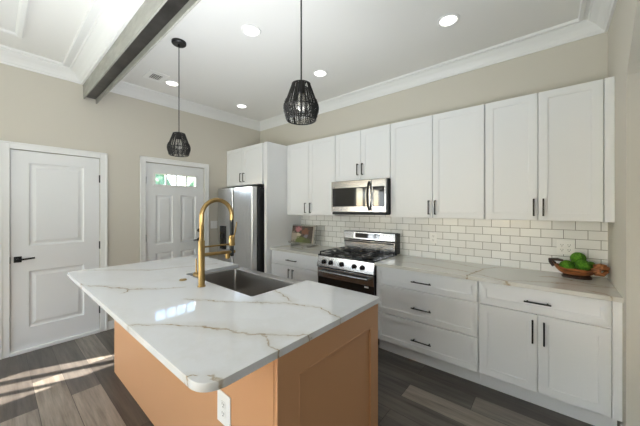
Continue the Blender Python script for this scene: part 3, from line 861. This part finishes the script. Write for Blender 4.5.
o = MB().lathe([(0.026, 0.0), (0.026, 0.004), (0.02, 0.009), (0.0005, 0.010)], (1.981, -2.247, IZ), 24).build('air_switch_button', M['gold'])
tag(o, 'small round gold button on the island beside the faucet', 'button')

# ------------------------------------------------------------------ outlets and switches
def wall_plate_y(x, z, y, w, h, label, cols, name='wall_outlet'):
    t = thing(name, (x, y, z), label, 'outlet')
    pl = MB().box(x - w / 2, x + w / 2, y - 0.006, y - 0.0003, z - h / 2, z + h / 2, 0.002).build('cover_plate', M['plastic'], t)
    for cx in cols:
        for s in (-1, 1):
            rc = MB()
            rc.box(x + cx - 0.017, x + cx + 0.017, y - 0.0085, y - 0.006, z + s * 0.021 - 0.015, z + s * 0.021 + 0.015, 0.002)
            r = rc.build('receptacle', M['plastic'], t)
            sl = MB()
            for dx in (-0.007, 0.007): sl.box(x + cx + dx - 0.0014, x + cx + dx + 0.0014, y - 0.0090, y - 0.0084, z + s * 0.021 - 0.001, z + s * 0.021 + 0.009)
            sl.box(x + cx - 0.003, x + cx + 0.003, y - 0.0090, y - 0.0084, z + s * 0.021 - 0.011, z + s * 0.021 - 0.006)
            sl.build('slot', M['slot'], r)
    return t
wall_plate_y(3.105, 1.140, -0.008, 0.075, 0.118, 'white single outlet on the tile backsplash left of centre', (0,))
wall_plate_y(4.205, 1.135, -0.008, 0.115, 0.118, 'white double outlet on the tile above the moss bowl', (-0.023, 0.023))
wall_plate_y(2.935, 0.530, IY0, 0.112, 0.150, 'white outlet on the tan front of the island', (0,))
t = thing('light_switch', (0, -0.905, 1.21), 'white double rocker light switch between entry door and refrigerator', 'light switch')
MB().box(0.0003, 0.006, -0.965, -0.848, 1.15, 1.27, 0.002).build('cover_plate', M['plastic'], t)
for yy in (-0.930, -0.883): MB().box(0.006, 0.010, yy - 0.017, yy + 0.017, 1.177, 1.243, 0.002).build('rocker', M['plastic'], t)

# ------------------------------------------------------------------ ceiling fixtures
def downlight(x, y, label, r=0.085, e=0.9):
    t = thing('recessed_light', (x, y, CH), label, 'recessed light', 'recessed ceiling lights')
    MB().lathe([(r, -0.0005), (r, -0.005), (r * 0.9, -0.010), (r * 0.76, -0.008), (r * 0.74, -0.0005)], (x, y, CH), 32).build('trim_ring', M['plastic'], t)
    MB().lathe([(r * 0.73, -0.001), (r * 0.73, -0.006), (0.001, -0.0065)], (x, y, CH), 28).build('diffuser', M['lamp'], t)
downlight(2.127, -1.735, 'recessed ceiling light nearest the beam, over the sink')
downlight(3.468, -0.779, 'recessed ceiling light at the right, near the long wall cabinets')
downlight(2.100, -0.776, 'recessed ceiling light just right of the nearer pendant shade')
downlight(0.547, -0.765, 'recessed ceiling light near the far corner above the refrigerator')
downlight(0.547, -1.755, 'recessed ceiling light behind the far pendant cord beside the vent')

v = thing('ceiling_vent', (0.585, -1.95, CH), 'white square air vent in the ceiling by the beam', 'air vent')
MB().box(0.455, 0.715, -2.055, -1.845, CH - 0.008, CH - 0.0005, 0.003).build('vent_frame', M['plastic'], v)
MB().box(0.520, 0.650, -2.000, -1.900, CH - 0.0095, CH - 0.008).build('vent_core', M['dkgrey'], v)
for k in range(5):
    yy = -1.99 + k * 0.02
    MB().box(0.520, 0.650, yy - 0.003, yy + 0.003, CH - 0.013, CH - 0.0085).build('louver', M['plastic'], v)

# ------------------------------------------------------------------ pendants
def pendant(x, y, label):
    t = thing('pendant_lamp', (x, y, CH), label, 'pendant lamp', 'woven black pendants over the island')
    ztop, zbot = 2.162, 1.962
    MB().lathe([(0.062, -0.0005), (0.062, -0.018), (0.055, -0.026), (0.008, -0.028), (0.006, -0.04)], (x, y, CH), 28).build('canopy', M['black'], t)
    MB().tube([(x, y, CH - 0.03), (x, y, ztop + 0.005)], 0.0042, 8).build('cord', M['black'], t)
    MB().lathe([(0.0005, 0.012), (0.022, 0.010), (0.024, -0.05), (0.018, -0.055)], (x, y, ztop), 20).build('socket', M['black'], t)
    MB().lathe([(0.013, -0.055), (0.016, -0.068), (0.030, -0.092), (0.034, -0.112), (0.028, -0.132), (0.012, -0.145), (0.0005, -0.147)], (x, y, ztop), 20).build('bulb', M['bulb'], t)
    prof = [(0.050, ztop), (0.073, ztop - 0.065), (0.0955, ztop - 0.128), (0.0945, ztop - 0.140), (0.078, zbot)]
    def rad(z):
        for (r0, z0_), (r1, z1_) in zip(prof, prof[1:]):
            if z1_ <= z <= z0_: return r0 + (r1 - r0) * (z0_ - z) / (z0_ - z1_)
        return prof[-1][0]
    m = MB()
    for r, z in ((0.050, ztop), (0.0955, ztop - 0.130), (0.078, zbot)):
        m.tube([(x + r * cos(2 * pi * k / 40), y + r * sin(2 * pi * k / 40), z) for k in range(40)], 0.0032, 6, closed=True)
    for k in range(4):
        a_ = pi / 4 + k * pi / 2
        m.tube([(x + rad(z) * cos(a_), y + rad(z) * sin(a_), z) for _, z in prof], 0.0025, 6)
    m.tube([(x - 0.048, y, ztop), (x + 0.048, y, ztop)], 0.003, 6).tube([(x, y - 0.048, ztop), (x, y + 0.048, ztop)], 0.003, 6)
    fr_ = m.build('shade_frame', M['black'], t)
    m = MB(); rnd = random.Random(3)
    N = 66
    for k in range(N):
        a0 = 2 * pi * k / N + rnd.uniform(-0.03, 0.03)
        tw = rnd.uniform(-0.20, 0.20)
        zs = [ztop + (zbot - ztop) * q / 9 for q in range(10)]
        m.tube([(x + rad(z) * cos(a0 + tw * q / 9), y + rad(z) * sin(a0 + tw * q / 9), z) for q, z in enumerate(zs)], 0.0021, 5)
    for j in range(9):
        zz = ztop - 0.098 - j * 0.0115
        n = 60
        m.tube([(x + (rad(zz) + 0.002) * cos(2 * pi * k / n), y + (rad(zz) + 0.002) * sin(2 * pi * k / n), max(zbot, zz + (0.008 if k % 2 else -0.008) + rnd.uniform(-0.003, 0.003))) for k in range(n)], 0.0019, 5, closed=True)
    m.build('woven_shade', M['rope'], t)
pendant(1.479, -2.066, 'far black woven pendant lamp hanging in front of the entry door')
pendant(3.050, -2.070, 'near black woven pendant lamp hanging before the wall cabinets')

# ------------------------------------------------------------------ cookbook on its stand
cx, cy = 1.316, -0.20
st_ = thing('cookbook_stand', (cx, cy, 0.914), 'silver wire cookbook stand on the counter beside the fridge panel', 'book stand')
hw = 0.232
lean = lambda z: cy - 0.045 + (z - 0.95) * 0.17
def W_(x, z, dy=0.0): return (x, lean(z) + dy, z)
m = MB()
m.tube([W_(cx - hw, 0.955), W_(cx - hw - 0.012, 1.215), W_(cx + hw + 0.012, 1.215), W_(cx + hw, 0.955)], 0.0045, 8)
m.tube([W_(cx - hw, 0.955), W_(cx + hw, 0.955)], 0.004, 8)
for k in range(1, 6):
    xx = cx - hw + 2 * hw * k / 6; m.tube([W_(xx, 0.955), W_(xx, 1.215)], 0.0025, 6)
m.build('back_frame', M['wire'], st_)
m = MB()
m.tube([W_(cx - hw, 0.955), W_(cx - hw, 0.952, -0.06), W_(cx - hw, 0.975, -0.065)], 0.004, 8)
m.tube([W_(cx + hw, 0.955), W_(cx + hw, 0.952, -0.06), W_(cx + hw, 0.975, -0.065)], 0.004, 8)
m.tube([W_(cx - hw, 0.972, -0.064), W_(cx + hw, 0.972, -0.064)], 0.004, 8)
m.tube([W_(cx - hw, 0.952, -0.06), W_(cx + hw, 0.952, -0.06)], 0.004, 8)
m.build('ledge', M['wire'], st_)
for sx in (-1, 1):
    x = cx + sx * hw * 0.72
    MB().tube([W_(x, 0.952, -0.055), (x, cy - 0.115, 0.93), (x, cy - 0.13, 0.919), (x, cy - 0.10, 0.919), (x, cy + 0.07, 0.919), W_(x, 1.13, 0.004)], 0.0045, 8).build('leg', M['wire'], st_)
m = MB()
bw = 0.212
yb = lambda z: lean(z) - 0.008
pl = [(yb(0.962) - 0.03, 0.962), (yb(1.208) - 0.03, 1.208), (yb(1.208), 1.208), (yb(0.962), 0.962)]
m.ext(pl, 'x', cx - bw, cx + bw)
bk = m.build('cookbook', M['paper'], smooth=False)
tag(bk, 'cookbook open at a food photograph on the wire stand', 'book')
m = MB().ext([(p[0] - 0.0015 - (0 if i < 2 else -0.029), p[1]) for i, p in enumerate([pl[0], pl[1], pl[1], pl[0]])][:2] + [(pl[1][0] - 0.0002, pl[1][1]), (pl[0][0] - 0.0002, pl[0][1])], 'x', cx - bw + 0.003, cx + bw - 0.003)
lab(m.build('printed_page', M['page'], bk, smooth=False), 'page with a photograph of pink, brown and green food')

# ------------------------------------------------------------------ wooden bowl and moss balls
bx, by, bz = 4.272, -0.150, 0.914
bw_ = thing('wooden_bowl', (bx, by, bz), 'carved root wood bowl of moss balls on the right countertop', 'bowl')
def bowl_pt(t, f, inner):
    c, s = cos(t), sin(t)
    ax, ay = (0.150, 0.105)
    if inner: ax -= 0.008; ay -= 0.008
    wob = 1 + 0.03 * sin(5 * t + 1) + 0.02 * sin(9 * t)
    rimz = 0.082 + 0.030 * max(0, -c) ** 3 + 0.016 * max(0, c) ** 2 + 0.004 * sin(7 * t)
    z0 = 0.026 + (0.008 if inner else 0)
    fr_ = 0.42 + 0.58 * f ** 0.62
    return (bx - 0.01 + ax * wob * c * fr_, by + ay * wob * s * fr_, bz + z0 + (rimz - z0) * f ** 1.3)
m = MB(); N = 48
rs = [[bowl_pt(2 * pi * i / N, f, False) for i in range(N)] for f in (0.0, 0.1, 0.25, 0.45, 0.65, 0.85, 1.0)]
rs += [[bowl_pt(2 * pi * i / N, f, True) for i in range(N)] for f in (1.0, 0.8, 0.55, 0.3, 0.1, 0.0)]
m.rings(rs); m.build('bowl_body', M['wood'], bw_)
MB().lathe([(0.090, 0.0), (0.092, 0.012), (0.080, 0.026), (0.07, 0.030)], (bx - 0.005, by, bz), 32, sy=0.65).build('base', M['darkwood'], bw_)
L = bx - 0.150
MB().tube([(L + 0.012, by + 0.045, bz + 0.095), (L - 0.012, by + 0.03, bz + 0.120), (L - 0.020, by - 0.005, bz + 0.132), (L - 0.016, by - 0.035, bz + 0.115), (L + 0.006, by - 0.045, bz + 0.085)], [0.013, 0.011, 0.010, 0.012, 0.013], 10) \
    .tube([(L - 0.016, by - 0.01, bz + 0.131), (L + 0.03, by - 0.03, bz + 0.138), (L + 0.065, by - 0.035, bz + 0.134)], [0.011, 0.012, 0.008], 10).build('handle', M['darkwood'], bw_)
Rr = bx + 0.115
m = MB()
m.tube([(Rr - 0.03, by - 0.05, bz + 0.075), (Rr + 0.02, by - 0.055, bz + 0.108), (Rr + 0.050, by - 0.02, bz + 0.10), (Rr + 0.052, by + 0.03, bz + 0.09), (Rr + 0.01, by + 0.05, bz + 0.085)], [0.020, 0.017, 0.016, 0.017, 0.019], 10)
m.tube([(Rr - 0.02, by - 0.06, bz + 0.062), (Rr + 0.025, by - 0.055, bz + 0.056), (Rr + 0.050, by - 0.02, bz + 0.078)], [0.018, 0.015, 0.013], 10)
m.tube([(Rr - 0.02, by - 0.03, bz + 0.108), (Rr + 0.012, by - 0.05, bz + 0.122), (Rr + 0.042, by - 0.035, bz + 0.118)], [0.016, 0.017, 0.011], 10)
m.tube([(Rr + 0.0, by - 0.062, bz + 0.066), (Rr + 0.006, by - 0.066, bz + 0.09), (Rr - 0.004, by - 0.05, bz + 0.112)], [0.011, 0.010, 0.010], 8)
m.build('handle', M['wood'], bw_)
inner_pts = [Vector(bowl_pt(2 * pi * i / 60, f / 14, True)) for i in range(60) for f in range(15)]
balls = []
def moss(x, y, r, label):
    """lower a ball until it rests on the bowl or on the balls already there"""
    z = bz + 0.30
    while z > bz:
        p = Vector((x, y, z))
        if min((p - q).length for q in inner_pts) < r * 1.03 or any((p - c).length < (r + cr) * 1.02 for c, cr in balls): break
        z -= 0.001
    balls.append((Vector((x, y, z)), r))
    m = MB().sphere((x, y, z), r, 4, 0.03)
    tag(m.build('moss_ball', M['moss']), label, 'moss ball', 'green moss balls in the wooden bowl')
moss(bx - 0.062, by - 0.012, 0.050, 'green moss ball at the left end of the wooden bowl')
moss(bx + 0.030, by - 0.036, 0.046, 'green moss ball at the front middle of the wooden bowl')
moss(bx + 0.078, by + 0.030, 0.034, 'smallest green moss ball at the right in the wooden bowl')
moss(bx + 0.008, by + 0.050, 0.050, 'green moss ball at the back, highest in the wooden bowl')

# ------------------------------------------------------------------ outdoors, seen through the transom and the rear windows
o = MB().box(-30, 38, -40, RY - 0.3, -0.5, -0.35).box(-30, -0.4, RY - 0.3, 20, -0.5, -0.35).build('ground_outside', M['soil']); tag(o, 'garden ground outside the house', 'ground', kind='structure')
def bush(x, y, h, r, label):
    t = thing('tree', (x, y, -0.35), label, 'tree', 'trees outside the house')
    rnd = random.Random(int(x * 31 + y * 17))
    m = MB().tube([(x, y, -0.35), (x, y, h - r)], [0.12, 0.08], 8); m.build('trunk', M['darkwood'], t)
    m = MB()
    for k in range(9):
        a_ = rnd.uniform(0, 2 * pi); q = rnd.uniform(0, r * 0.7)
        m.sphere((x + q * cos(a_), y + q * sin(a_), h - r * 0.3 + rnd.uniform(-r * 0.7, r * 0.7)), r * rnd.uniform(0.4, 0.6), 3, 0.12)
    m.build('crown', M['leaf'], t, smooth=False)
bush(-6.2, 0.3, 2.35, 0.8, 'tree seen through the left panes of the entry door transom')
bush(-6.6, 1.9, 2.45, 0.8, 'tree seen through the middle panes of the entry door transom')
bush(0.6, -12.0, 3.2, 1.4, 'tree outside the left rear window')
bush(3.4, -12.5, 3.4, 1.3, 'tree outside the right rear window')
